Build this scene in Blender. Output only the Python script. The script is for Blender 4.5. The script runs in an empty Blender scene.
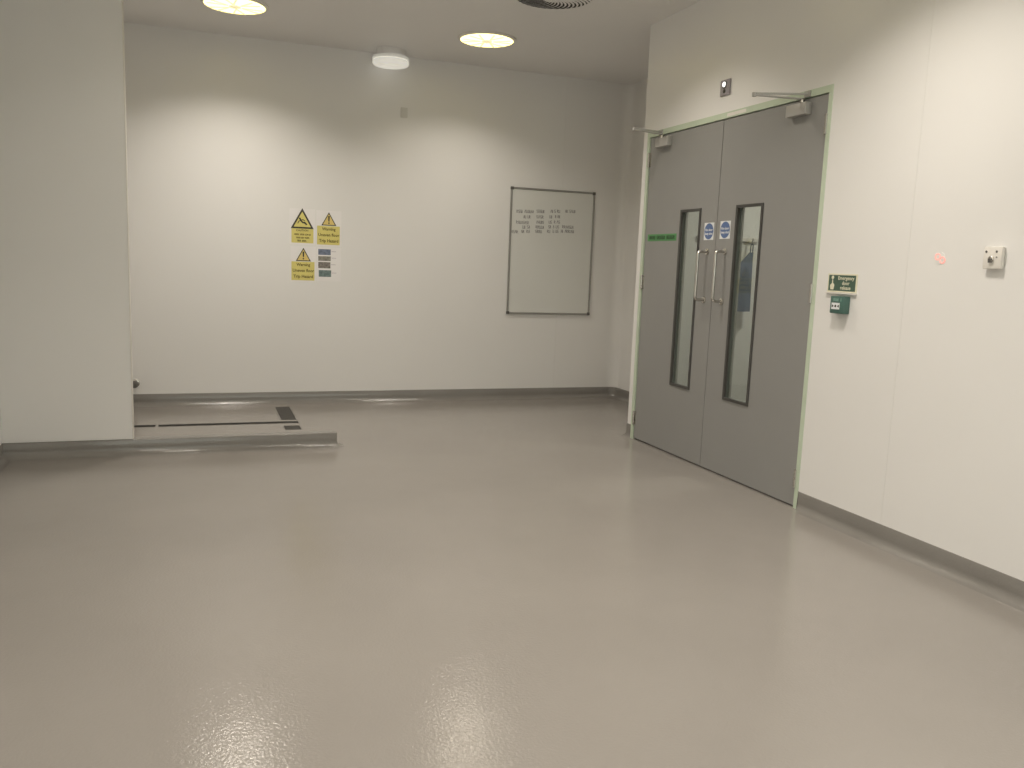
import bpy, bmesh, math, random
from mathutils import Vector, Matrix
random.seed(4)
S = bpy.context.scene
COL = S.collection

# ------------------------------------------------------------------ camera
XD, YB, YP, ZC, EYE = 3.012, 7.337, 5.555, 2.956, 1.25
cam_d = bpy.data.cameras.new('camera'); cam = bpy.data.objects.new('camera', cam_d); COL.objects.link(cam)
fw = Vector((0.34576691, 0.92773885, -0.14052)); rt = Vector((0.93823136, -0.34389869, 0.03815241)); up = Vector((0.01292918, 0.14503211, 0.98934247))
cam.matrix_world = Matrix(((rt.x, up.x, -fw.x, 0), (rt.y, up.y, -fw.y, 0), (rt.z, up.z, -fw.z, EYE), (0, 0, 0, 1)))
cam_d.sensor_fit = 'HORIZONTAL'; cam_d.sensor_width = 36.0; cam_d.lens = 842.667 / 1024 * 36.0
cam_d.clip_start = 0.02
S.camera = cam

# ------------------------------------------------------------------ world and exposure
w = bpy.data.worlds.new('world'); S.world = w; w.use_nodes = True
w.node_tree.nodes['Background'].inputs[0].default_value = (1, 0.97, 0.92, 1)
w.node_tree.nodes['Background'].inputs[1].default_value = 2.6
vs = S.view_settings
vs.view_transform = 'Standard'; vs.look = 'None'; vs.gamma = 1.0; vs.use_curve_mapping = False; vs.exposure = 0.0
LAMP_COL = (1.0, 0.92, 0.825)
LAMP_W = 21.0          # watts of one ceiling downlight
LAMP_SPREAD = 127      # degrees
# (x, y, power factor)
LAMPS = [(0.25, 6.43, 0.74), (2.09, 6.45, 0.46), (0.25, 4.61, 0.22), (2.09, 4.61, 0.55), (2.09, 2.77, 0.95), (0.25, 2.3, 0.95), (1.2, 0.5, 1.5)]

# ------------------------------------------------------------------ materials
def mat(name, col, rough=0.5, metal=0.0, spec=0.5, emit=None, estr=0.0, var=0.04, nscale=6.0, bump=0.0, bscale=60.0, bdist=0.002, coat=0.0):
    m = bpy.data.materials.new(name); m.use_nodes = True
    nt = m.node_tree; N = nt.nodes; L = nt.links
    b = N['Principled BSDF']
    b.inputs['Roughness'].default_value = rough; b.inputs['Metallic'].default_value = metal
    b.inputs['Specular IOR Level'].default_value = spec; b.inputs['Coat Weight'].default_value = coat
    tc = N.new('ShaderNodeTexCoord')
    if var > 0:
        n = N.new('ShaderNodeTexNoise'); n.inputs['Scale'].default_value = nscale; n.inputs['Detail'].default_value = 3
        L.new(tc.outputs['Object'], n.inputs['Vector'])
        r = N.new('ShaderNodeValToRGB')
        r.color_ramp.elements[0].position = 0.3; r.color_ramp.elements[1].position = 0.7
        r.color_ramp.elements[0].color = [c * (1 - var) for c in col] + [1]
        r.color_ramp.elements[1].color = [min(1, c * (1 + var)) for c in col] + [1]
        L.new(n.outputs['Fac'], r.inputs['Fac']); L.new(r.outputs['Color'], b.inputs['Base Color'])
    else:
        b.inputs['Base Color'].default_value = (*col, 1)
    if bump > 0:
        n2 = N.new('ShaderNodeTexNoise'); n2.inputs['Scale'].default_value = bscale; n2.inputs['Detail'].default_value = 2
        L.new(tc.outputs['Object'], n2.inputs['Vector'])
        bp = N.new('ShaderNodeBump'); bp.inputs['Strength'].default_value = bump; bp.inputs['Distance'].default_value = bdist
        L.new(n2.outputs['Fac'], bp.inputs['Height']); L.new(bp.outputs['Normal'], b.inputs['Normal'])
    if emit:
        b.inputs['Emission Color'].default_value = (*emit, 1); b.inputs['Emission Strength'].default_value = estr
    return m

M = {}
M['wall'] = mat('white_wall_sheet', (0.83, 0.82, 0.805), 0.30, spec=0.45, var=0.012, nscale=1.2, bump=0.05, bscale=3.0, bdist=0.01)
M['ceiling'] = mat('white_ceiling', (0.83, 0.815, 0.80), 0.45, spec=0.4, var=0.012, nscale=1.5)
M['core'] = mat('wall_core', (0.70, 0.69, 0.66), 0.7)
M['cove'] = mat('grey_resin_cove', (0.222, 0.210, 0.193), 0.07, spec=0.6, var=0.05, nscale=4, bump=0.45, bscale=90, bdist=0.0022)
M['door'] = mat('grey_door_laminate', (0.288, 0.286, 0.278), 0.36, spec=0.45, var=0.02, nscale=2.5)
M['green_frame'] = mat('pale_green_paint', (0.56, 0.645, 0.51), 0.4, var=0.03)
M['bead'] = mat('dark_grey_bead', (0.062, 0.06, 0.056), 0.45, var=0.04)
M['dark_gap'] = mat('dark_seal', (0.03, 0.03, 0.03), 0.7)
M['steel'] = mat('brushed_steel', (0.62, 0.60, 0.56), 0.27, metal=1.0, var=0.03, nscale=30)
M['grate'] = mat('grate_steel', (0.13, 0.125, 0.115), 0.6, metal=0.0, spec=0.25, var=0.08, nscale=40)
M['pit'] = mat('drain_pit', (0.045, 0.042, 0.038), 0.7)
M['silver'] = mat('silver_paint', (0.47, 0.46, 0.44), 0.38, metal=0.35, var=0.02)
M['alu'] = mat('anodised_aluminium', (0.36, 0.355, 0.335), 0.4, metal=0.6, var=0.03)
M['grey_plastic'] = mat('dark_grey_plastic', (0.11, 0.105, 0.10), 0.5)
M['board'] = mat('whiteboard_enamel', (0.74, 0.745, 0.715), 0.22, var=0.015, nscale=2)
M['ink'] = mat('marker_ink', (0.13, 0.125, 0.13), 0.6)
M['paper'] = mat('laminated_paper', (0.87, 0.85, 0.845), 0.28, var=0.02)
M['yellow'] = mat('yellow_print', (0.73, 0.645, 0.20), 0.35, var=0.05, nscale=14)
M['amber'] = mat('amber_print', (0.76, 0.60, 0.20), 0.35, var=0.05, nscale=14)
M['black'] = mat('black_print', (0.05, 0.042, 0.03), 0.45)
M['brown'] = mat('dark_print_text', (0.16, 0.125, 0.02), 0.5)
M['blue_print'] = mat('blue_print', (0.105, 0.17, 0.36), 0.4, var=0.05)
M['white_print'] = mat('white_print', (0.80, 0.82, 0.84), 0.4)
M['white_plastic'] = mat('white_plastic', (0.80, 0.77, 0.72), 0.33, var=0.01)
M['green_sign'] = mat('green_print', (0.07, 0.125, 0.09), 0.35, var=0.06)
M['green_label'] = mat('bright_green_label', (0.09, 0.29, 0.10), 0.4, var=0.05)
M['green_text'] = mat('dark_green_text', (0.03, 0.085, 0.03), 0.5)
M['teal'] = mat('green_plastic', (0.068, 0.145, 0.122), 0.35, var=0.04)
M['teal_light'] = mat('pale_green_print', (0.25, 0.42, 0.36), 0.4)
M['cream'] = mat('cream_print', (0.80, 0.77, 0.60), 0.4)
M['mauve'] = mat('grey_mauve_plastic', (0.34, 0.315, 0.335), 0.35, var=0.02)
M['blue_cloth'] = mat('blue_cotton', (0.13, 0.165, 0.235), 0.8, var=0.12, nscale=9, bump=0.3, bscale=30)
M['photo_a'] = mat('photo_print_blue', (0.16, 0.19, 0.27), 0.35, var=0.35, nscale=45)
M['photo_b'] = mat('photo_print_grey', (0.25, 0.235, 0.20), 0.35, var=0.4, nscale=45)
M['photo_c'] = mat('photo_print_brown', (0.21, 0.185, 0.165), 0.35, var=0.45, nscale=60)
M['photo_d'] = mat('photo_print_teal', (0.15, 0.21, 0.205), 0.35, var=0.4, nscale=40)
M['caption'] = mat('pale_caption', (0.50, 0.46, 0.52), 0.5)
M['lens'] = mat('lamp_lens', (0.85, 0.8, 0.65), 0.4, emit=(1.0, 0.84, 0.30), estr=2.9, var=0.0)
M['reflection_glow'] = mat('reflected_lamp_glow', (0.75, 0.74, 0.68), 0.2, emit=(1.0, 0.97, 0.88), estr=0.42, var=0.12, nscale=14)  # glow of the mirrored ceiling lamp, put into the drum
M['reflection_rim'] = mat('reflected_lamp_rim', (0.62, 0.61, 0.56), 0.15, emit=(1.0, 0.97, 0.88), estr=0.22, var=0.1, nscale=18)
M['lens_rib'] = mat('lamp_rib_glass', (0.80, 0.74, 0.52), 0.3, emit=(1.0, 0.88, 0.50), estr=0.7, var=0.0)
M['red_reflection_glow'] = mat('red_reflection_glow', (0.9, 0.45, 0.4), 0.4, emit=(1.0, 0.25, 0.22), estr=0.75, var=0.0)  # glow of a red light mirrored in the viewing glass
M['white_led'] = mat('white_led', (0.9, 0.9, 0.9), 0.2, emit=(1, 1, 1), estr=1.1, var=0.0)

# floor: gloss resin with a fine orange-peel surface
def floor_mat():
    m = bpy.data.materials.new('grey_gloss_resin_floor'); m.use_nodes = True
    nt = m.node_tree; N = nt.nodes; L = nt.links; b = N['Principled BSDF']
    b.inputs['Roughness'].default_value = 0.12; b.inputs['Specular IOR Level'].default_value = 0.5
    tc = N.new('ShaderNodeTexCoord')
    n = N.new('ShaderNodeTexNoise'); n.inputs['Scale'].default_value = 1.1; n.inputs['Detail'].default_value = 4
    L.new(tc.outputs['Object'], n.inputs['Vector'])
    r = N.new('ShaderNodeValToRGB'); r.color_ramp.elements[0].position = 0.3; r.color_ramp.elements[1].position = 0.7
    r.color_ramp.elements[0].color = (0.250, 0.231, 0.210, 1); r.color_ramp.elements[1].color = (0.275, 0.255, 0.232, 1)
    L.new(n.outputs['Fac'], r.inputs['Fac']); L.new(r.outputs['Color'], b.inputs['Base Color'])
    a = N.new('ShaderNodeTexNoise'); a.inputs['Scale'].default_value = 105; a.inputs['Detail'].default_value = 2
    c = N.new('ShaderNodeTexNoise'); c.inputs['Scale'].default_value = 7; c.inputs['Detail'].default_value = 2
    L.new(tc.outputs['Object'], a.inputs['Vector']); L.new(tc.outputs['Object'], c.inputs['Vector'])
    b1 = N.new('ShaderNodeBump'); b1.inputs['Strength'].default_value = 0.34; b1.inputs['Distance'].default_value = 0.0022
    b2 = N.new('ShaderNodeBump'); b2.inputs['Strength'].default_value = 0.15; b2.inputs['Distance'].default_value = 0.006
    L.new(a.outputs['Fac'], b1.inputs['Height']); L.new(c.outputs['Fac'], b2.inputs['Height'])
    L.new(b2.outputs['Normal'], b1.inputs['Normal']); L.new(b1.outputs['Normal'], b.inputs['Normal'])
    return m
M['floor'] = floor_mat()

def glass_mat():
    m = bpy.data.materials.new('vision_glass'); m.use_nodes = True
    nt = m.node_tree; N = nt.nodes; L = nt.links
    N.remove(N['Principled BSDF']); out = N['Material Output']
    t = N.new('ShaderNodeBsdfTransparent'); t.inputs[0].default_value = (0.86, 0.90, 0.875, 1)
    g = N.new('ShaderNodeBsdfGlossy'); g.inputs['Roughness'].default_value = 0.02
    f = N.new('ShaderNodeLayerWeight'); f.inputs['Blend'].default_value = 0.5
    pw = N.new('ShaderNodeMath'); pw.operation = 'POWER'; pw.inputs[1].default_value = 5.0; L.new(f.outputs['Facing'], pw.inputs[0])
    ma = N.new('ShaderNodeMath'); ma.operation = 'MULTIPLY_ADD'; ma.inputs[1].default_value = 0.96; ma.inputs[2].default_value = 0.04; L.new(pw.outputs[0], ma.inputs[0])
    x = N.new('ShaderNodeMixShader')
    L.new(ma.outputs[0], x.inputs[0]); L.new(t.outputs[0], x.inputs[1]); L.new(g.outputs[0], x.inputs[2]); L.new(x.outputs[0], out.inputs[0])
    return m
M['glass'] = glass_mat()

# ------------------------------------------------------------------ mesh helpers
class B:
    """collects shapes and links them as one mesh object"""
    def __init__(self): self.bm = bmesh.new()
    def box(self, x0, x1, y0, y1, z0, z1, bev=0.0, seg=2):
        r = bmesh.ops.create_cube(self.bm, size=1.0); vs_ = r['verts']
        for v in vs_:
            v.co = Vector(((x0 + x1) / 2 + v.co.x * (x1 - x0), (y0 + y1) / 2 + v.co.y * (y1 - y0), (z0 + z1) / 2 + v.co.z * (z1 - z0)))
        if bev > 0:
            es = list({e for v in vs_ for e in v.link_edges})
            bmesh.ops.bevel(self.bm, geom=es, offset=bev, segments=seg, affect='EDGES', profile=0.5)
        return self
    def lathe(self, prof, axis='Z', c=(0, 0, 0), n=32):
        rings = []
        for (r, h) in prof:
            ring = []
            for i in range(n):
                a = 2 * math.pi * i / n
                p = (r * math.cos(a), r * math.sin(a), h)
                if axis == 'Y': p = (p[0], p[2], p[1])
                if axis == 'X': p = (p[2], p[0], p[1])
                ring.append(self.bm.verts.new(Vector(p) + Vector(c)))
            rings.append(ring)
        for a, b in zip(rings, rings[1:]):
            for i in range(n): self.bm.faces.new((a[i], a[(i + 1) % n], b[(i + 1) % n], b[i]))
        self.bm.faces.new(rings[0][::-1]); self.bm.faces.new(rings[-1])
        return self
    def tube(self, pts, r, n=10):
        pts = [Vector(p) for p in pts]; rings = []
        prev = None
        for i, p in enumerate(pts):
            d = (pts[min(i + 1, len(pts) - 1)] - pts[max(i - 1, 0)]).normalized()
            if prev is None:
                s = d.orthogonal().normalized()
            else:
                s = (prev - d * prev.dot(d)).normalized()
            prev = s; t = d.cross(s)
            rings.append([self.bm.verts.new(p + s * r * math.cos(2 * math.pi * k / n) + t * r * math.sin(2 * math.pi * k / n)) for k in range(n)])
        for a, b in zip(rings, rings[1:]):
            for i in range(n): self.bm.faces.new((a[i], a[(i + 1) % n], b[(i + 1) % n], b[i]))
        self.bm.faces.new(rings[0][::-1]); self.bm.faces.new(rings[-1])
        return self
    def prism(self, poly, y0, y1):
        """poly in (x, z), extruded from y0 to y1"""
        a = [self.bm.verts.new((x, y0, z)) for x, z in poly]; b = [self.bm.verts.new((x, y1, z)) for x, z in poly]
        n = len(poly)
        self.bm.faces.new(a); self.bm.faces.new(b[::-1])
        for i in range(n): self.bm.faces.new((a[i], b[i], b[(i + 1) % n], a[(i + 1) % n]))
        return self
    def slab(self, poly, z0, z1):
        a = [self.bm.verts.new((x, y, z0)) for x, y in poly]; b = [self.bm.verts.new((x, y, z1)) for x, y in poly]
        n = len(poly)
        self.bm.faces.new(a[::-1]); self.bm.faces.new(b)
        for i in range(n): self.bm.faces.new((a[i], a[(i + 1) % n], b[(i + 1) % n], b[i]))
        return self
    def ribbon(self, pts, wd, y):
        """flat pen stroke in the x-z plane at depth y, with a little thickness"""
        for (x0, z0), (x1, z1) in zip(pts, pts[1:]):
            d = Vector((x1 - x0, z1 - z0)); l = d.length
            if l < 1e-6: continue
            d /= l; nx, nz = -d.y * wd / 2, d.x * wd / 2; ex, ez = d.x * wd * .3, d.y * wd * .3
            self.prism([(x0 + nx - ex, z0 + nz - ez), (x1 + nx + ex, z1 + nz + ez), (x1 - nx + ex, z1 - nz + ez), (x0 - nx - ex, z0 - nz - ez)], y, y + 0.0004)
        return self
    def obj(self, name, m, parent=None, smooth=False, loc=None):
        bmesh.ops.recalc_face_normals(self.bm, faces=self.bm.faces[:])
        me = bpy.data.meshes.new(name); self.bm.to_mesh(me); self.bm.free()
        o = bpy.data.objects.new(name, me); COL.objects.link(o)
        me.materials.append(M[m] if isinstance(m, str) else m)
        if smooth:
            for p in me.polygons: p.use_smooth = True
            me.set_sharp_from_angle(angle=math.radians(38))
        if parent is not None: o.parent = parent
        if loc is not None: o.location = loc
        return o

def tag(o, label, cat, group=None, kind=None):
    o['label'] = label; o['category'] = cat
    if group: o['group'] = group
    if kind: o['kind'] = kind
    return o
def thing(name, label, cat, loc=(0, 0, 0), rotz=0.0, group=None, kind=None):
    o = bpy.data.objects.new(name, None); COL.objects.link(o); o.empty_display_size = 0.1
    o.location = loc; o.rotation_euler = (0, 0, rotz)
    return tag(o, label, cat, group, kind)
RW = -math.pi / 2      # objects are built facing -Y; this turns them to hang on the right-hand wall

def lettering(body, size, m, parent, x, z, y, name='lettering', align='CENTER', bold=0.0, sx=1.0):
    cu = bpy.data.curves.new('t', 'FONT'); cu.body = body; cu.size = size; cu.align_x = align; cu.align_y = 'CENTER'; cu.offset = bold; cu.extrude = 0.0002; cu.resolution_u = 2
    t = bpy.data.objects.new('t', cu); COL.objects.link(t)
    dg = bpy.context.evaluated_depsgraph_get(); me = bpy.data.meshes.new_from_object(t.evaluated_get(dg))
    bpy.data.objects.remove(t); bpy.data.curves.remove(cu)
    me.transform(Matrix.Translation((x, y, z)) @ Matrix.Rotation(math.pi / 2, 4, 'X') @ Matrix.Scale(sx, 4, (1, 0, 0)))
    me.materials.clear(); me.materials.append(M[m]); me.name = name
    o = bpy.data.objects.new(name, me); COL.objects.link(o); o.parent = parent
    return o

def scribble(b, x0, x1, z, h, y, wd, dense=1.0):
    """an unreadable handwritten word"""
    x = x0
    while x < x1 - h * 0.2:
        lw = min(h * random.uniform(.5, .75), x1 - x)
        k = random.choice((0, 1, 2, 3))
        if k == 0: p = [(x, z), (x + lw * .4, z + h), (x + lw * .8, z)]
        elif k == 1: p = [(x, z + h), (x, z), (x + lw * .7, z), (x + lw * .7, z + h * .9)]
        elif k == 2: p = [(x + lw * .8, z + h), (x, z + h * .9), (x, z + h * .5), (x + lw * .7, z + h * .45), (x + lw * .7, z), (x, z + h * .05)]
        else: p = [(x, z), (x, z + h), (x + lw * .7, z + h * .7), (x, z + h * .4), (x + lw * .8, z)]
        b.ribbon(p, wd, y); x += lw * dense

# ------------------------------------------------------------------ structure
# floor with the drain openings cut through
HOLES = [(0.568, 0.690, 6.565, 7.150), (-0.297, 0.690, 6.434, 6.512), (-0.95, -0.313, 6.434, 6.512), (0.563, 0.685, 6.180, 6.335)]
def make_floor():
    xs = sorted({-1.2, 5.1} | {h[0] for h in HOLES} | {h[1] for h in HOLES}); ys = sorted({-1.3, 7.45} | {h[2] for h in HOLES} | {h[3] for h in HOLES})
    vs_, fs = [], []
    idx = {}
    for i, x in enumerate(xs):
        for j, y in enumerate(ys): idx[i, j] = len(vs_); vs_.append((x, y, 0))
    for i in range(len(xs) - 1):
        for j in range(len(ys) - 1):
            cx, cy = (xs[i] + xs[i + 1]) / 2, (ys[j] + ys[j + 1]) / 2
            if any(h[0] < cx < h[1] and h[2] < cy < h[3] for h in HOLES): continue
            fs.append((idx[i, j], idx[i + 1, j], idx[i + 1, j + 1], idx[i, j + 1]))
    me = bpy.data.meshes.new('floor'); me.from_pydata(vs_, [], fs); me.materials.append(M['floor'])
    o = bpy.data.objects.new('floor', me); COL.objects.link(o); return o
floor = tag(make_floor(), 'glossy grey resin floor with a fine orange-peel surface', 'floor', kind='structure')
c = B().box(-1.2, 5.1, -1.3, 7.45, ZC, ZC + 0.1).obj('ceiling', 'ceiling'); tag(c, 'plain off-white ceiling with round downlights', 'ceiling', kind='structure')

# back wall: substrate with two white sheets that meet in a welded joint
wb = B().box(-1.2, 4.0, YB + 0.0015, YB + 0.11, 0, ZC).obj('wall_back', 'core'); tag(wb, 'white sheeted back wall with safety notices and whiteboard', 'wall', kind='structure')
B().box(-1.1, 3.156, YB, YB + 0.0015, 0, ZC).obj('wall_panel', 'wall', wb)
B().box(3.1572, 3.86, YB, YB + 0.0015, 0, ZC).obj('wall_panel', 'wall', wb)
# recess wall beyond the double door, with its rounded corner
XA = 3.81
wr = B().box(XA, XA + 0.1, YP - 0.1, YB, 0, ZC).obj('wall_recess', 'wall'); tag(wr, 'white side wall of the recess beyond the double door', 'wall', kind='structure')
RC = 0.09
arc = [(XA - RC + RC * math.sin(a), YB - RC + RC * math.cos(a)) for a in [math.pi / 2 * i / 8 for i in range(9)]]
ct = B().slab([(XA, YB)] + arc[::-1], 0, ZC).obj('trim_1', 'wall', smooth=True); tag(ct, 'rounded white vertical corner strip of the recess', 'trim', kind='structure')
we = B().box(XD + 0.1, XA, YP - 0.1, YP, 0, ZC).obj('wall_return', 'wall'); tag(we, 'white return wall at the hinge side of the double door', 'wall', kind='structure')

# right wall: substrate around the doorway, white sheets on its face
DY0, DY1, DZ = 3.601, 5.496, 2.212           # outside of the door frame
def wall_with_opening(b, x0, x1, y0, y1, lo, hi, top):
    b.box(x0, x1, hi, y1, 0, ZC); b.box(x0, x1, y0, lo, 0, ZC); b.box(x0, x1, lo, hi, top, ZC); return b
wrt = wall_with_opening(B(), XD + 0.0015, XD + 0.1, -1.3, YP, DY0, DY1, DZ).obj('wall_right', 'core'); tag(wrt, 'white sheeted wall holding the grey double door', 'wall', kind='structure')
wall_with_opening(B(), XD, XD + 0.0015, 3.0096, YP, DY0, DY1, DZ).obj('wall_panel', 'wall', wrt)
B().box(XD, XD + 0.0015, 0.57, 3.0085, 0, ZC).obj('wall_panel', 'wall', wrt)
B().box(XD, XD + 0.0015, -1.2, 0.568, 0, ZC).obj('wall_panel', 'wall', wrt)
wl = B().box(-1.2, -1.1, -1.3, YB, 0, ZC).obj('wall_left', 'wall'); tag(wl, 'white left wall running forward from the partition', 'wall', kind='structure')
# unseen wall behind the camera, its observation window added to let in soft fill
WX0, WX1, WZ0, WZ1 = -0.7, 2.7, 0.85, 2.35
wfb = B()
wfb.box(-1.1, WX0, -1.3, -1.2, 0, ZC); wfb.box(WX1, XD, -1.3, -1.2, 0, ZC); wfb.box(WX0, WX1, -1.3, -1.2, 0, WZ0); wfb.box(WX0, WX1, -1.3, -1.2, WZ1, ZC)
wf = wfb.obj('wall_front', 'wall'); tag(wf, 'plain white wall with the added fill window facing the back wall', 'wall', kind='structure')
wn = thing('fill_window_1', 'wide observation window with a slim grey frame, added behind the camera for fill light', 'window', ((WX0 + WX1) / 2, -1.25, WZ0), kind='structure')
ww, wh = (WX1 - WX0) / 2, WZ1 - WZ0
for x0, x1, z0, z1 in ((-ww, -ww + 0.04, 0, wh), (ww - 0.04, ww, 0, wh), (-0.02, 0.02, 0.04, wh - 0.04), (-ww + 0.04, ww - 0.04, 0, 0.04), (-ww + 0.04, ww - 0.04, wh - 0.04, wh)):
    B().box(x0, x1, -0.04, 0.04, z0, z1).obj('fill_window_frame', 'alu', wn)
for x0, x1 in ((-ww + 0.04, -0.02), (0.02, ww - 0.04)): B().box(x0, x1, -0.003, 0.003, 0.04, wh - 0.04).obj('fill_window_pane', 'glass', wn)
# partition standing on the kerb
KZ = 0.098
pt = B().box(-1.1, -0.400, YP, YP + 0.075, KZ, ZC, 0.002, 1).obj('wall_partition', 'wall'); tag(pt, 'white partition panel standing on the end of the grey kerb', 'wall', kind='structure')
B().box(-0.4005, -0.3965, YP - 0.002, YP + 0.077, KZ, ZC).obj('edge_strip', 'white_plastic', pt)

# coved skirting: profile swept along a path, the room lies on the left of the path
def cove_profile(h=0.098, t=0.005, r=0.038):
    p = [(0.0, h), (t * 0.6, h), (t, h - 0.003)]
    for i in range(9):
        a = math.pi / 2 * i / 8
        p.append((t + r - r * math.cos(a), 0.0015 + r - r * math.sin(a)))
    p.append((t + r + 0.008, 0.0))
    return p
def sweep(path, prof, closed=False, taper=None):
    b = B(); n = len(path); P = [Vector(p) for p in path]; rings = []
    for i in range(n):
        a = (P[i] - P[i - 1]).normalized() if (i > 0 or closed) else None
        d = (P[(i + 1) % n] - P[i]).normalized() if (i < n - 1 or closed) else None
        na = Vector((-a.y, a.x)) if a else Vector((-d.y, d.x)); nd = Vector((-d.y, d.x)) if d else na
        m = (na + nd).normalized(); m /= max(0.3, m.dot(nd))
        k = 0.1 if i == taper else 1.0
        rings.append([b.bm.verts.new((P[i].x + m.x * q * k, P[i].y + m.y * q * k, z)) for q, z in prof])
    for i in range(n if closed else n - 1):
        r0, r1 = rings[i], rings[(i + 1) % n]
        for k in range(len(prof) - 1): b.bm.faces.new((r0[k], r0[k + 1], r1[k + 1], r1[k]))
    if not closed:
        b.bm.faces.new(rings[0]); b.bm.faces.new(rings[-1][::-1])
    return b
PR = cove_profile()
def base(name, path, label, taper=None):
    return tag(sweep(path, PR, taper=taper).obj(name, 'cove', smooth=True), label, 'skirting', kind='structure')
RB = RC
arcp = [(XA - RB + RB * math.sin(a), YB - RB + RB * math.cos(a)) for a in [math.pi / 2 * i / 8 for i in range(9)]]
base('baseboard_back', ([(-1.1, YB)] + arcp + [(XA, YP)])[::-1], 'coved grey resin skirting along the back wall and round corner')
base('baseboard_return', [(XD, DY1 + 0.001), (XD, YP), (XA - 0.06, YP)], 'short coved grey skirting at the hinge side of the door frame', 0)
base('baseboard_right', [(XD, -1.2), (XD, DY0 - 0.06), (XD, DY0 - 0.001)], 'coved grey resin skirting below the emergency door release', 2)
base('baseboard_left', [(-1.1, YP), (-1.1, -1.2)], 'coved grey resin skirting along the left wall')
base('baseboard_front', [(-1.05, -1.2), (XD - 0.05, -1.2)], 'coved grey resin skirting opposite the back wall')

# corridor behind the double door
X2 = 4.9
cw = B().box(X2, X2 + 0.1, 2.1, YP, 0, ZC).obj('wall_corridor_side', 'wall'); tag(cw, 'white corridor wall behind the double door', 'wall', kind='structure')
cw = B().box(XD + 0.1, X2, 2.1, 2.2, 0, ZC).obj('wall_corridor_front', 'wall'); tag(cw, 'white corridor end wall out of sight behind the door wall', 'wall', kind='structure')
cw = B().box(XA + 0.1, X2, YP - 0.1, YP, 0, ZC).obj('wall_corridor_back', 'wall'); tag(cw, 'white corridor end wall seen through the vision panels', 'wall', kind='structure')

# kerb round the wash bay
kb = B()
KT, KR = 0.075, 0.045
kx1, ky0, ky1 = 0.842, YP, YP + KT
kpath = [(-1.1, ky0), (kx1 - 0.012, ky0), (kx1 - 0.003, ky0 + 0.004), (kx1, ky0 + 0.014), (kx1, ky1 - 0.014), (kx1 - 0.004, ky1 - 0.003), (kx1 - 0.014, ky1), (-1.1, ky1)]
kprof = [(-0.02, KZ), (0.0, KZ - 0.001), (0.003, KZ - 0.006)] + [(0.003 + KR - KR * math.cos(math.pi / 2 * i / 8), 0.0015 + KR - KR * math.sin(math.pi / 2 * i / 8)) for i in range(9)] + [(0.052, 0.0)]
# the path runs with the kerb on its left, so mirror it: room on the left
ks = sweep(kpath[::-1], kprof)
ks.box(-1.1, kx1 - 0.018, ky0 + 0.012, ky1 - 0.012, 0.0, KZ - 0.0002)
kerb = ks.obj('kerb', 'cove', smooth=True); tag(kerb, 'low grey resin kerb ending free in front of the floor drain', 'kerb', kind='structure')

# ------------------------------------------------------------------ double door
fr = thing('trim_2', 'pale green metal frame around the grey double door', 'door frame', (XD, 0, 0), kind='structure')
FX0, FX1 = -0.004, 0.104
B().box(FX0, FX1, DY0, 3.6285, 0, DZ).obj('jamb', 'green_frame', fr)
B().box(FX0, FX1, 5.4635, DY1, 0, DZ).obj('jamb', 'green_frame', fr)
B().box(FX0, FX1, 3.6285, 5.4635, 2.176, DZ).obj('frame_head', 'green_frame', fr)
B().box(0.056, 0.072, 3.6286, 3.645, 0, 2.1755).obj('door_stop', 'green_frame', fr)
B().box(0.056, 0.072, 5.447, 5.4634, 0, 2.1755).obj('door_stop', 'green_frame', fr)
B().box(0.056, 0.072, 3.645, 5.447, 2.160, 2.1755).obj('door_stop', 'green_frame', fr)
lb = B().box(-0.0052, -0.004, 4.33, 4.52, 2.184, 2.203).obj('maker_label', 'white_plastic', fr)
B().box(0.020, 0.055, 3.6287, 5.4633, 2.1722, 2.1755).obj('head_seal', 'dark_gap', fr)
B().box(0.020, 0.055, 3.6287, 3.6312, 0.005, 2.1722).obj('jamb_seal', 'dark_gap', fr)

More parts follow.
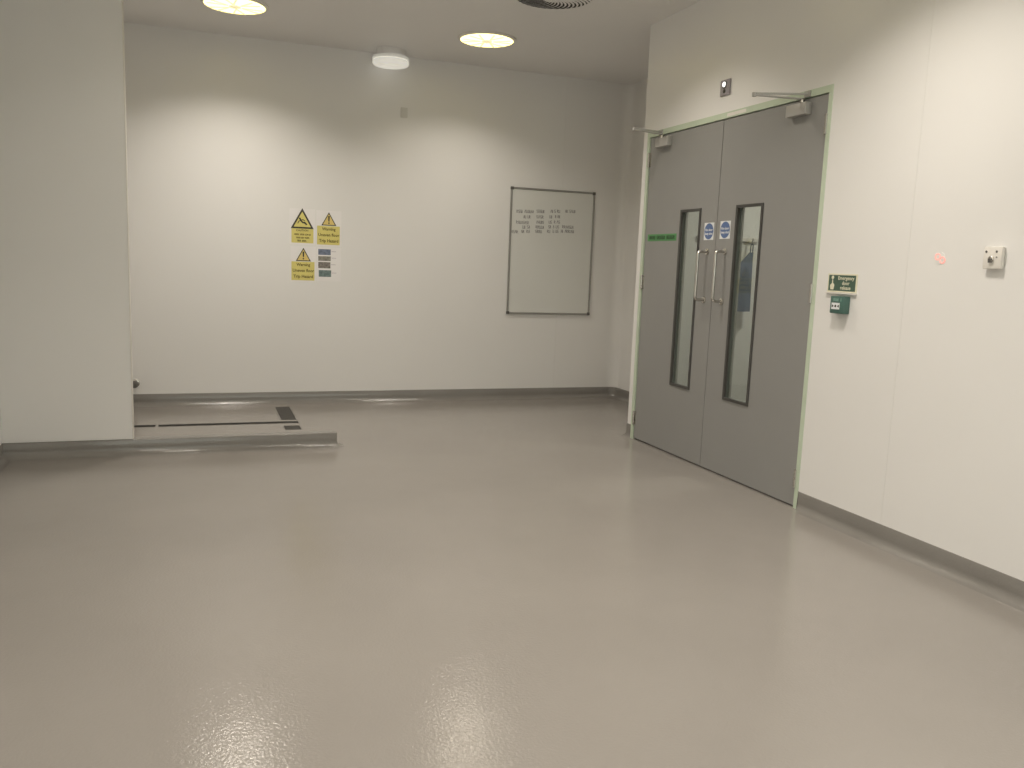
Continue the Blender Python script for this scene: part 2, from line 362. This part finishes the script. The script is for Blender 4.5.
def door_leaf(name, label, y0, y1, vy0, vy1, handle_y, hinge_hi):
    """leaf lies in the plane x = XD; hinge_hi: hinges on the high-y side"""
    d = thing(name, label, 'door', (XD, (y0 + y1) / 2, 0), kind='structure')
    oy = (y0 + y1) / 2
    a, b_, c0, c1 = y0 + 0.0025 - oy, y1 - 0.0025 - oy, vy0 - oy, vy1 - oy
    x0, x1, zb, zt, v0, v1 = 0.004, 0.050, 0.009, 2.171, 0.4751, 1.651
    p = B()
    p.box(x0, x1, a, c0, zb, zt); p.box(x0, x1, c1, b_, zb, zt); p.box(x0, x1, c0, c1, zb, v0); p.box(x0, x1, c0, c1, v1, zt)
    bmesh.ops.remove_doubles(p.bm, verts=p.bm.verts[:], dist=1e-5)
    p.obj('leaf', 'door', d)
    e = 0.017
    def bead_ring(vf, xa, xb, e):
        vf.box(xa, xb, c0, c0 + e, v0, v1); vf.box(xa, xb, c1 - e, c1, v0, v1); vf.box(xa, xb, c0 + e, c1 - e, v0, v0 + e); vf.box(xa, xb, c0 + e, c1 - e, v1 - e, v1)
        return vf
    bead_ring(B(), x0 - 0.006, x0 + 0.008, e).obj('vision_frame', 'bead', d)
    bead_ring(B(), x1 - 0.010, x1 + 0.004, 0.010).obj('rear_bead', 'silver', d)
    B().box(0.0125, 0.0185, c0 + 0.001, c1 - 0.001, v0 + 0.001, v1 - 0.001).obj('glass_pane', 'glass', d)
    # D pull handle
    hy = handle_y - oy; z0, z1, st, r = 1.072, 1.377, 0.066, 0.0095
    pts = [(x0, hy, z0)]
    for i in range(7):
        t = math.pi / 2 * i / 6; q = 0.022
        pts.append((x0 - (st - q) - q * math.sin(t), hy, z0 + q - q * math.cos(t)))
    for i in range(7):
        t = math.pi / 2 * i / 6; q = 0.022
        pts.append((x0 - (st - q) - q * math.cos(t), hy, z1 - q + q * math.sin(t)))
    pts.append((x0, hy, z1))
    h = B().tube(pts, r, 12).obj('pull_handle', 'steel', d, smooth=True)
    for z in (z0, z1):
        B().lathe([(0.021, 0), (0.021, -0.005), (0.018, -0.007)], 'X', (x0, hy, z), 20).obj('handle_rose', 'steel', h, smooth=True)
    # hinges
    yh = (b_ + 0.004) if hinge_hi else (a - 0.004)
    for z in (0.16, 1.16, 2.02):
        hb = B().tube([(x0 - 0.009, yh, z - 0.05), (x0 - 0.009, yh, z + 0.05)], 0.0075, 10).obj('hinge', 'steel', d, smooth=True)
        B().box(x0 - 0.002, x0 + 0.0005, yh - (0.022 if hinge_hi else 0), yh + (0 if hinge_hi else 0.022), z - 0.05, z + 0.05).obj('hinge_plate', 'steel', hb)
    # overhead closer with folded arm
    s = -1 if hinge_hi else 1           # direction from the hinge edge towards the meeting edge
    he = b_ if hinge_hi else a
    ca, cb = sorted((he + s * 0.128, he + s * 0.290))
    cl = B().box(x0 - 0.040, x0, ca, cb, 2.088, 2.150, 0.004, 2).obj('door_closer', 'silver', d, smooth=True)
    px = he + s * 0.185
    py = px
    B().lathe([(0.013, 0), (0.013, 0.022), (0.010, 0.026)], 'Z', (x0 - 0.020, py, 2.149), 16).obj('spindle', 'steel', cl, smooth=True)
    # arm: from the spindle out into the room, then back to the frame head
    el = Vector((x0 - 0.275, py + s * 0.065, 2.178)); a0 = Vector((x0 - 0.020, py, 2.172)); sh = Vector((-0.008, py - s * 0.03, 2.193))
    def bar(bb, p0, p1, wdt, th):
        dv = (p1 - p0); L_ = dv.length; dv.normalize(); sd = dv.cross(Vector((0, 0, 1))).normalized() * wdt / 2; uz = Vector((0, 0, th / 2))
        v = [bb.bm.verts.new(q) for q in (p0 - sd - uz, p0 + sd - uz, p0 + sd + uz, p0 - sd + uz, p1 - sd - uz, p1 + sd - uz, p1 + sd + uz, p1 - sd + uz)]
        for f in ((0, 1, 2, 3), (7, 6, 5, 4), (0, 4, 5, 1), (1, 5, 6, 2), (2, 6, 7, 3), (3, 7, 4, 0)): bb.bm.faces.new([v[i] for i in f])
    b1 = B(); bar(b1, a0 - (el - a0).normalized() * 0.012, el, 0.02, 0.007); b1.lathe([(0.012, -0.008), (0.012, 0.012)], 'Z', el, 12); b1.obj('main_arm', 'silver', cl)
    b2 = B(); bar(b2, el + Vector((0, 0, 0.008)), sh, 0.013, 0.008); b2.obj('fore_arm', 'silver', cl)
    b3 = B(); b3.box(-0.0125, -0.004, py - s * 0.03 - 0.022, py - s * 0.03 + 0.022, 2.178, 2.208); b3.obj('arm_shoe', 'silver', cl)
    return d
YL, YM, YR = 5.4599, 4.5612, 3.6318
door_leaf('door_1', 'grey door leaf carrying the narrow green label beside its vision panel', YM, YL, 4.7447, 4.9917, 4.648, True)
door_leaf('door_2', 'grey door leaf beside the emergency door release', YR, YM, 4.1035, 4.3626, 4.452, False)

# fire door discs
def disc_sign(y, z, label):
    t = thing('fire_door_sign', label, 'sign', (XD + 0.004, y, z), RW, 'round blue door signs')
    B().box(-0.054, 0.054, -0.0012, 0, -0.054, 0.054).obj('backing', 'white_print', t)
    B().lathe([(0.050, -0.0012), (0.050, -0.0018)], 'Y', (0, 0, 0), 40).obj('blue_disc', 'blue_print', t)
    lettering('Fire door', 0.0215, 'white_print', t, 0, 0.0085, -0.0021, bold=0.0005)
    lettering('keep shut', 0.0215, 'white_print', t, 0, -0.0145, -0.0021, bold=0.0005)
    return t
disc_sign(4.643, 1.503, 'round blue fire door sign stuck on the leaf with the green label')
disc_sign(4.467, 1.508, 'round blue fire door sign stuck on the leaf beside the emergency release')
# green label
t = thing('door_label', 'narrow bright green label with dark lettering on the grey door', 'label', (XD + 0.004, 5.225, 1.474), RW)
B().box(-0.195, 0.195, -0.0012, 0, -0.024, 0.024).obj('backing', 'green_label', t)
b = B(); x = -0.17
for wl_ in (0.085, 0.115, 0.105):
    scribble(b, x, x + wl_, -0.010, 0.021, -0.0017, 0.0045, 0.95); x += wl_ + 0.018
b.obj('lettering', 'green_text', t)

# ------------------------------------------------------------------ right wall fittings
t = thing('release_sign', 'dark green emergency door release sign with a pointing hand above the call point', 'sign', (XD, 3.411, 1.220), RW)
B().box(-0.102, 0.102, -0.004, 0, -0.046, 0.046).obj('backing', 'cream', t)
B().box(-0.094, 0.094, -0.0052, -0.004, -0.039, 0.039).obj('green_panel', 'green_sign', t)
B().box(-0.106, 0.106, -0.012, 0, -0.054, -0.047).obj('ledge', 'white_plastic', t)
lettering('Emergency', 0.0255, 'cream', t, 0.028, 0.024, -0.0056, bold=0.0004)
lettering('door', 0.0255, 'cream', t, 0.028, -0.001, -0.0056, bold=0.0004)
lettering('release', 0.0255, 'cream', t, 0.028, -0.024, -0.0056, bold=0.0004)
hnd = [(-0.078, -0.034), (-0.056, -0.034), (-0.052, -0.014), (-0.054, -0.006), (-0.062, -0.002), (-0.0635, 0.016), (-0.0695, 0.016), (-0.070, -0.002), (-0.078, -0.008), (-0.082, -0.016)]
B().prism(hnd, -0.0057, -0.0052).obj('hand_symbol', 'cream', t)
B().lathe([(0.009, -0.0057), (0.009, -0.0052)], 'Y', (-0.0665, 0, 0.027), 20).obj('button_symbol', 'cream', t)

t = thing('call_point', 'green emergency break-glass call point box with a white window', 'call point', (XD, 3.392, 1.112), RW)
B().box(-0.047, 0.047, -0.042, 0, -0.043, 0.043, 0.004, 2).obj('body', 'teal', t, smooth=True)
B().box(-0.034, 0.022, -0.0435, -0.042, -0.022, 0.010).obj('window', 'white_print', t)
b = B(); b.prism([(-0.030, 0.001), (-0.030, -0.013), (-0.017, -0.006)], -0.0443, -0.0435); b.prism([(0.019, 0.001), (0.019, -0.013), (0.006, -0.006)], -0.0443, -0.0435)
b.lathe([(0.0062, -0.0443), (0.0062, -0.0435)], 'Y', (-0.0055, 0, -0.006), 16); b.obj('press_mark', 'black', t)
b = B(); scribble(b, -0.026, 0.010, 0.020, 0.012, -0.0425, 0.0022); b.obj('lettering', 'teal_light', t)
b = B(); b.prism([(0.027, 0.018), (0.030, 0.018), (0.030, 0.034), (0.027, 0.034)], -0.0428, -0.042); b.obj('side_mark', 'teal_light', t)

t = thing('key_switch', 'small white key switch box on the white wall', 'switch', (XD, 2.553, 1.350), RW)
B().box(-0.040, 0.040, -0.008, 0, -0.042, 0.042, 0.002, 1).obj('back_box', 'white_plastic', t, smooth=True)
B().box(-0.042, 0.042, -0.022, -0.008, -0.044, 0.044, 0.003, 2).obj('face_plate', 'white_plastic', t, smooth=True)
for x in (-0.030, 0.018): B().lathe([(0.0048, -0.023), (0.0048, -0.0218)], 'Y', (x, 0, 0.024), 14).obj('screw', 'grey_plastic', t)
k = B().lathe([(0.013, -0.0218), (0.013, -0.027), (0.011, -0.029)], 'Y', (-0.004, 0, -0.006), 20).obj('key_barrel', 'steel', t, smooth=True)
B().box(-0.013, 0.005, -0.0295, -0.0275, -0.020, -0.004).obj('key_slot', 'grey_plastic', k)
B().lathe([(0.0035, -0.0235), (0.0035, -0.0218)], 'Y', (0.020, 0, 0.002), 12).obj('indicator', 'alu', t)

t = thing('red_reflection', 'pair of small glowing red rings standing in for a red light reflected in glass', 'reflection', (XD, 2.829, 1.346), RW)  # added rings: a red light doubled by reflection in the glazing
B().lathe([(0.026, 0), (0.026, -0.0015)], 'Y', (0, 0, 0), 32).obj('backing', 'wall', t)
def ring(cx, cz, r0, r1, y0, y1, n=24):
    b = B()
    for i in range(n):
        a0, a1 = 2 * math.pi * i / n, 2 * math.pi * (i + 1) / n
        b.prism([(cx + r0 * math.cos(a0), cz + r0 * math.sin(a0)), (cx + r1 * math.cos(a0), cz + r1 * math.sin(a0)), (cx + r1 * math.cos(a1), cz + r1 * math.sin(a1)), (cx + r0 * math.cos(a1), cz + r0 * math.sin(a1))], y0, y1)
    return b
ring(-0.013, 0.007, 0.010, 0.015, -0.0022, -0.0015).obj('reflection_ring', 'red_reflection_glow', t)
ring(0.013, -0.007, 0.010, 0.015, -0.0024, -0.0016).obj('reflection_ring', 'red_reflection_glow', t)

t = thing('motion_sensor', 'small mauve sensor box with white and black lenses above the double door', 'sensor', (XD, 4.556, 2.360), RW)
B().box(-0.048, 0.048, -0.014, 0, -0.046, 0.046, 0.004, 2).obj('housing', 'mauve', t, smooth=True)
B().lathe([(0.0235, -0.014), (0.0235, -0.017), (0.018, -0.018)], 'Y', (0.000, 0, 0.016), 24).obj('lens_bezel', 'grey_plastic', t, smooth=True)
B().lathe([(0.0165, -0.017), (0.015, -0.021), (0.009, -0.024), (0.002, -0.025)], 'Y', (-0.001, 0, 0.017), 24).obj('white_lens', 'white_led', t, smooth=True)
B().lathe([(0.0125, -0.014), (0.012, -0.017), (0.008, -0.019)], 'Y', (0.000, 0, -0.022), 20).obj('black_lens', 'black', t, smooth=True)

# ------------------------------------------------------------------ back wall fittings
t = thing('whiteboard', 'tall framed whiteboard with five lines of handwriting on the back wall', 'whiteboard', (3.0695, YB, 0.797))
hw, hh, e = 0.4205, 1.148, 0.017
B().box(-hw + 0.004, hw - 0.004, -0.010, 0, 0.004, hh - 0.004).obj('writing_surface', 'board', t)
for x0, x1, z0, z1 in ((-hw, -hw + e, 0.02, hh - 0.02), (hw - e, hw, 0.02, hh - 0.02)): B().box(x0, x1, -0.018, 0, z0, z1, 0.003, 1).obj('frame_rail', 'alu', t)
for z0, z1 in ((0, e), (hh - e, hh)): B().box(-hw + 0.02, hw - 0.02, -0.018, 0, z0, z1, 0.003, 1).obj('frame_rail', 'alu', t)
for sx in (-1, 1):
    for z in (0.0115, hh - 0.0115): B().box(sx * (hw - 0.011) - 0.0135, sx * (hw - 0.011) + 0.0135, -0.021, 0, z - 0.0135, z + 0.0135, 0.004, 2).obj('corner_cap', 'grey_plastic', t)
rows = [(211.2, [(155, 232), (258, 385), (425, 535), (612, 645), (665, 690), (705, 752), (815, 862), (875, 957)]),
        (216.6, [(248, 290), (305, 345), (425, 530), (602, 638), (680, 705), (715, 750)]),
        (221.8, [(155, 325), (425, 525), (595, 635), (668, 690), (705, 750)]),
        (226.6, [(240, 278), (300, 340), (420, 530), (592, 630), (655, 675), (695, 745), (785, 948)]),
        (231.0, [(92, 188), (228, 270), (298, 345), (418, 512), (578, 622), (655, 675), (695, 735), (765, 795), (822, 948)])]
for py, ws in rows:
    b = B()
    for a0, a1 in ws:
        xa, xb = [2.699 + (q / 13.65 + 505 - 515) * 0.00993 - 3.0695 for q in (a0, a1)]
        z = 1.728 - (py - 210) * 0.0092 + (xa + 0.37) * 0.055 - 0.797
        scribble(b, xa, xb, z, 0.026, -0.0106, 0.0031)
    b.obj('handwriting', 'ink', t)['kind'] = 'stuff'

def tri(cx, cz, hgt, k=1.0):
    wd = hgt * 1.12
    ctr = cz + hgt / 3
    return [(cx + (x) * k, ctr + (z - ctr) * k) for x, z in ((-wd / 2, cz), (wd / 2, cz), (0, cz + hgt))]
def warn_poster(x, z, label):
    t = thing('safety_notice', label, 'notice', (x, YB, z), 0, 'laminated notices on the back wall')
    B().box(-0.104, 0.104, -0.0012, 0, 0, 0.296).obj('sheet', 'paper', t)
    B().box(-0.098, 0.092, -0.0018, -0.0012, 0.012, 0.168, 0.0).obj('yellow_panel', 'yellow', t)
    B().prism(tri(0.0, 0.172, 0.112), -0.0018, -0.0012).obj('triangle_border', 'black', t)
    B().prism(tri(0.0, 0.172, 0.112, 0.80), -0.0023, -0.0018).obj('triangle', 'amber', t)
    b = B(); b.prism([(-0.0045, 0.206), (0.0045, 0.206), (0.0075, 0.252), (-0.0075, 0.252)], -0.0028, -0.0023); b.lathe([(0.0065, -0.0028), (0.0065, -0.0023)], 'Y', (0, 0, 0.193), 16); b.obj('exclamation_mark', 'black', t)
    for i, s in enumerate(('Warning', 'Uneven floor', 'Trip Hazard')):
        lettering(s, 0.0355 if i else 0.034, 'brown', t, 0.0, 0.142 - 0.049 * i, -0.0023, bold=0.0009, sx=0.93)
    return t
t = thing('safety_notice', 'yellow caution notice with a slipping figure in a triangle', 'notice', (0.8085, YB, 1.3465), 0, 'laminated notices on the back wall')
B().box(-0.104, 0.104, -0.0012, 0, 0, 0.296).obj('sheet', 'paper', t)
B().box(-0.088, 0.092, -0.0018, -0.0012, 0.014, 0.133).obj('yellow_panel', 'yellow', t)
B().prism(tri(0.0, 0.138, 0.150, 1.12), -0.0018, -0.0012).obj('triangle_border', 'black', t)
B().prism(tri(0.0, 0.138, 0.150, 0.84), -0.0023, -0.0018).obj('triangle', 'yellow', t)
b = B()
b.ribbon([(-0.016, 0.205), (0.004, 0.182)], 0.012, -0.0028)                        # torso leaning back
b.ribbon([(0.004, 0.182), (0.020, 0.186), (0.037, 0.168)], 0.008, -0.0028)          # front leg sliding
b.ribbon([(0.004, 0.182), (0.024, 0.175), (0.032, 0.164)], 0.007, -0.0028)
b.ribbon([(-0.014, 0.200), (-0.030, 0.190), (-0.036, 0.176)], 0.006, -0.0028)
b.ribbon([(-0.012, 0.204), (0.006, 0.206), (0.020, 0.198)], 0.006, -0.0028)
b.lathe([(0.0085, -0.0028), (0.0085, -0.0023)], 'Y', (-0.020, 0, 0.214), 16)
b.obj('slipping_figure', 'black', t)
lettering('CAUTION', 0.022, 'brown', t, 0.0, 0.117, -0.0023, bold=0.0006)
b = B()
for z, x0, x1 in ((0.078, -0.066, 0.072), (0.051, -0.050, 0.060), (0.026, -0.040, 0.036)):
    x = x0
    while x < x1 - 0.006:
        x2 = min(x1, x + random.uniform(0.022, 0.042)); scribble(b, x, x2, z, 0.012, -0.0023, 0.0026); x = x2 + 0.006
b.obj('lettering', 'brown', t)
warn_poster(1.028, 1.342, 'yellow uneven floor warning notice beside the slipping figure notice')
warn_poster(0.8185, 1.037, 'yellow uneven floor warning notice under the slipping figure notice')
t = thing('picture_sheet', 'white sheet with four small pictures in a column on the back wall', 'notice', (1.028, YB, 1.040), 0, 'laminated notices on the back wall')
B().box(-0.098, 0.104, -0.0012, 0, 0.006, 0.292).obj('sheet', 'paper', t)
for m_, x0, x1, z0, z1 in (('photo_a', -0.087, 0.017, 0.228, 0.276), ('photo_b', -0.087, 0.018, 0.178, 0.217), ('photo_c', -0.086, 0.015, 0.116, 0.168), ('photo_d', -0.082, 0.022, 0.044, 0.100)):
    B().box(x0, x1, -0.0018, -0.0012, z0, z1).obj('picture', m_, t)
    B().box(x1 + 0.006, x1 + 0.045, -0.0016, -0.0012, (z0 + z1) / 2 + 0.004, (z0 + z1) / 2 + 0.008).obj('caption', 'caption', t)

t = thing('pipe_stub', 'short capped grey pipe stub on back wall beside the partition', 'pipe', (-0.497, YB, 0.190))
B().lathe([(0.020, 0), (0.020, -0.10)], 'Y', n=24).obj('pipe', 'grate', t, smooth=True)
B().lathe([(0.032, 0), (0.032, -0.006), (0.024, -0.010)], 'Y', n=24).obj('flange', 'steel', t, smooth=True)
B().lathe([(0.027, -0.07), (0.027, -0.105), (0.022, -0.116), (0.010, -0.120)], 'Y', n=24).obj('cap', 'grate', t, smooth=True)
t = thing('reflection_plate', 'small pale plate high on the back wall standing in for a faint reflection', 'faint reflection', (1.655, YB, 2.455))  # added plate in place of a faint reflection in the glass
B().box(-0.030, 0.030, -0.006, 0, 0, 0.085, 0.002, 1).obj('plate', 'core', t)
B().box(-0.020, 0.020, -0.009, -0.006, 0.012, 0.073, 0.002, 1).obj('raised_patch', 'core', t)

# ------------------------------------------------------------------ floor drains
def grate(name, x0, x1, y0, y1, pitch, label):
    t = thing(name, label, 'drain', (x0, y0, 0)); W, D = x1 - x0, y1 - y0
    f = B(); e = 0.006
    f.box(0, W, 0, e, -0.02, 0.001); f.box(0, W, D - e, D, -0.02, 0.001); f.box(0, e, e, D - e, -0.02, 0.001); f.box(W - e, W, e, D - e, -0.02, 0.001); f.obj('rim', 'grate', t)
    b = B(); n = max(1, int(round((W - 2 * e) / pitch)))
    if n > 1:
        for i in range(1, n): x = e + (W - 2 * e) * i / n; b.box(x - 0.0018, x + 0.0018, e, D - e, -0.012, -0.001)
    m = max(2, int(round((D - 2 * e) / pitch)))
    for i in range(1, m): y = e + (D - 2 * e) * i / m; b.box(e, W - e, y - 0.0018, y + 0.0018, -0.012, -0.001)
    b.obj('mesh', 'grate', t)
    p = B().box(0, W, 0, D, -0.09, -0.088); p.box(0, 0.002, 0, D, -0.088, -0.02); p.box(W - 0.002, W, 0, D, -0.088, -0.02); p.box(0, W, 0, 0.002, -0.088, -0.02); p.box(0, W, D - 0.002, D, -0.088, -0.02); p.obj('pan', 'pit', t)
    return t
h = HOLES
grate('drain_grate', *h[0], 0.013, 'long dark mesh drain grate towards the back wall')
grate('drain_grate', *h[3], 0.013, 'short dark mesh drain grate beside the kerb')
def slot(x0, x1, y0, y1, label):
    t = thing('slot_drain', label, 'drain', (x0, y0, 0)); W, D = x1 - x0, y1 - y0; e = 0.004
    f = B(); f.box(0, W, 0, e, -0.03, 0.001); f.box(0, W, D - e, D, -0.03, 0.001); f.box(0, e, e, D - e, -0.03, 0.001); f.box(W - e, W, e, D - e, -0.03, 0.001); f.obj('rim', 'grate', t)
    B().box(0.012, W - 0.012, 0.022, D - 0.022, -0.016, -0.010).obj('cover_strip', 'pit', t)
    p = B().box(0, W, 0, D, -0.07, -0.068); p.box(0, W, 0, 0.002, -0.068, -0.03); p.box(0, W, D - 0.002, D, -0.068, -0.03); p.obj('pan', 'pit', t)
slot(*h[1], 'long dark slot drain running between the two mesh grates')
slot(*h[2], 'dark slot drain section reaching behind the partition')

# ------------------------------------------------------------------ ceiling fittings
def make_downlight():
    t = bpy.data.objects.new('downlight', None); COL.objects.link(t); t.empty_display_size = 0.1
    B().lathe([(0.226, 0.0), (0.226, -0.008), (0.214, -0.016), (0.205, -0.016), (0.203, -0.004), (0.203, 0.0)], 'Z', n=56).obj('trim_ring', 'white_plastic', t, smooth=True)
    B().lathe([(0.204, -0.004), (0.203, -0.013), (0.150, -0.017), (0.02, -0.019)], 'Z', n=56).obj('lens', 'lens', t, smooth=True)
    r = B()
    for i in range(6):
        a = math.pi / 3 * i + 0.32; c_, s_ = math.cos(a), math.sin(a)
        for dlt in (-0.22, 0.22):
            c2, s2 = math.cos(a + dlt), math.sin(a + dlt)
            p0 = Vector((c_ * 0.05, s_ * 0.05, -0.020)); p1 = Vector((c2 * 0.185, s2 * 0.185, -0.0165)); d = (p1 - p0).normalized(); n = Vector((-d.y, d.x, 0)) * 0.006
            r.slab([((p0 - n).x, (p0 - n).y), ((p1 - n).x, (p1 - n).y), ((p1 + n).x, (p1 + n).y), ((p0 + n).x, (p0 + n).y)], -0.023, -0.016)
    r.obj('lens_ribs', 'lens_rib', t)
    B().lathe([(0.040, -0.018), (0.040, -0.024), (0.020, -0.026)], 'Z', n=24).obj('centre_boss', 'lens_rib', t, smooth=True)
    return t
def copy_tree(o, parent=None):
    c_ = o.copy(); COL.objects.link(c_); c_.parent = parent
    for ch in list(o.children): copy_tree(ch, c_)
    return c_
def lamp(t, x, y, k):
    ld = bpy.data.lights.new('downlight_lamp', 'AREA'); ld.shape = 'DISK'; ld.size = 0.36; ld.energy = LAMP_W * k; ld.color = LAMP_COL; ld.spread = math.radians(LAMP_SPREAD)
    lo = bpy.data.objects.new('downlight_lamp', ld); COL.objects.link(lo); lo.parent = t; lo.location = (0, 0, -0.030)
LBL = ['round glowing downlight above the safety notices', 'round glowing downlight between whiteboard and swirl vent', 'round downlight out of view in front of the partition', 'round downlight out of view beside the swirl vent', 'round downlight out of view near the key switch', 'round downlight out of view over the open floor', 'round downlight out of view over the near end of the floor']
proto = make_downlight()
trees = [proto] + [copy_tree(proto) for _ in range(len(LAMPS))]
for i, (x, y, k) in enumerate(LAMPS):
    t = trees[i]; t.location = (x, y, ZC); t.rotation_euler = (0, 0, 0.4 * i); tag(t, LBL[i], 'ceiling light', 'round ceiling downlights'); lamp(t, x, y, k)
t = trees[-1]; t.location = (4.05, 4.3, ZC); tag(t, 'round downlight in the corridor behind the double door', 'ceiling light', 'round ceiling downlights'); lamp(t, 4.05, 4.3, 0.75)

t = thing('reflected_lamp_drum', 'dim drum by the back wall standing in for a lamp reflected in glass', 'ceiling light', (1.497, 7.165, ZC))  # added drum in place of a ceiling lamp mirrored in the viewing glass
B().lathe([(0.118, 0), (0.118, -0.050), (0.110, -0.056)], 'Z', n=48).obj('base', 'ceiling', t, smooth=True)
B().lathe([(0.110, -0.056), (0.146, -0.060), (0.150, -0.066), (0.150, -0.078), (0.144, -0.083)], 'Z', n=48).obj('reflected_rim', 'reflection_rim', t, smooth=True)
B().lathe([(0.138, -0.083), (0.149, -0.090), (0.149, -0.112), (0.138, -0.124), (0.10, -0.131), (0.02, -0.134)], 'Z', n=48).obj('reflected_disc', 'reflection_glow', t, smooth=True)

# swirl diffuser
t = thing('swirl_vent', 'round white swirl air vent with curved vanes in the ceiling', 'vent', (2.15, 5.275, ZC))
B().lathe([(0.256, -0.001), (0.256, -0.003)], 'Z', n=48).obj('backing', 'pit', t)
rg = B(); n = 56
for i in range(n):
    a0, a1 = 2 * math.pi * i / n, 2 * math.pi * (i + 1) / n
    rg.slab([(0.250 * math.cos(a0), 0.250 * math.sin(a0)), (0.268 * math.cos(a0), 0.268 * math.sin(a0)), (0.268 * math.cos(a1), 0.268 * math.sin(a1)), (0.250 * math.cos(a1), 0.250 * math.sin(a1))], -0.004, 0)
rg.obj('outer_ring', 'ceiling', t)
B().lathe([(0.075, -0.002), (0.075, -0.014), (0.06, -0.018), (0.01, -0.019)], 'Z', n=32).obj('centre_plate', 'ceiling', t, smooth=True)
vb = B(); pts = []
for k in range(6):
    q = k / 5; rr = 0.070 + 0.182 * q; a = 0.55 * q * q
    pts.append((rr, a))
va, vbm = [], []
for rr, a in pts:
    wd = 0.004 + 0.0065 * (rr - 0.07) / 0.182
    for lst, off, z in ((va, -1, -0.0035), (vbm, 1, -0.0075)):
        aa = a + off * wd / rr
        lst.append(vb.bm.verts.new((rr * math.cos(aa), rr * math.sin(aa), z)))
va2 = [vb.bm.verts.new(v.co + Vector((0, 0, 0.0015))) for v in va]; vb2 = [vb.bm.verts.new(v.co + Vector((0, 0, 0.0015))) for v in vbm]
for k in range(5):
    vb.bm.faces.new((va[k], va[k + 1], vbm[k + 1], vbm[k])); vb.bm.faces.new((va2[k], vb2[k], vb2[k + 1], va2[k + 1]))
    vb.bm.faces.new((va[k], va2[k], va2[k + 1], va[k + 1])); vb.bm.faces.new((vbm[k], vbm[k + 1], vb2[k + 1], vb2[k]))
v0 = vb.obj('vane', 'ceiling', t)
for i in range(1, 36):
    o = v0.copy(); COL.objects.link(o); o.parent = t; o.rotation_euler = (0, 0, 2 * math.pi * i / 36)
t = thing('ceiling_plate', 'round white blanking plate in the ceiling near the double door', 'ceiling plate', (2.76, 5.075, ZC))
B().lathe([(0.135, 0), (0.135, -0.003), (0.128, -0.005)], 'Z', n=48).obj('plate', 'ceiling', t, smooth=True)
B().lathe([(0.112, -0.004), (0.112, -0.008), (0.105, -0.009)], 'Z', n=48).obj('cover', 'ceiling', t, smooth=True)

# ------------------------------------------------------------------ seen through the vision panels
t = thing('coat_rail', 'white coat rail on corridor wall behind the door glass', 'coat rail', (3.72, YP - 0.1, 1.49))
B().box(-0.28, 0.25, -0.020, 0, -0.006, 0.026, 0.004, 1).obj('board', 'white_plastic', t)
for x in (-0.2, 0.0, 0.165): B().tube([(x, -0.02, -0.005), (x, -0.055, -0.010), (x, -0.070, 0.0), (x, -0.072, 0.022)], 0.006, 8).obj('hook', 'steel', t, smooth=True)
def garment():
    b = B(); n, m = 28, 16; grid = []
    for j in range(m + 1):
        q = j / m; row = []
        half = 0.05 + 0.115 * min(1, q / 0.34) ** 0.8 + 0.012 * q
        for i in range(n):
            a = 2 * math.pi * i / n
            fold = 1 + 0.16 * math.sin(5 * a + 2 * q) * (0.3 + q)
            xr_, xl_ = 0.012 + 0.008 * q, -(0.016 + 0.135 * min(1, q / 0.32))
            row.append(b.bm.verts.new(((xr_ + xl_) / 2 + (xr_ - xl_) / 2 * math.cos(a), 0.038 * (0.5 + 0.5 * min(1, q * 3)) * math.sin(a) * fold, -q * 0.44)))
        grid.append(row)
    for j in range(m):
        for i in range(n): b.bm.faces.new((grid[j][i], grid[j][(i + 1) % n], grid[j + 1][(i + 1) % n], grid[j + 1][i]))
    b.bm.faces.new(grid[0]); b.bm.faces.new(grid[-1][::-1])
    return b
t = thing('blue_smock', 'blue work smock hanging on the corridor hook behind the door glass', 'smock', (3.885, YP - 0.165, 1.405))
garment().obj('body', 'blue_cloth', t, smooth=True)
B().tube([(-0.012, 0, -0.01), (-0.010, 0.0, 0.055), (0.0, 0.0, 0.066), (0.010, 0.0, 0.055), (0.010, 0, -0.01)], 0.004, 8).obj('hanging_loop', 'blue_cloth', t, smooth=True)
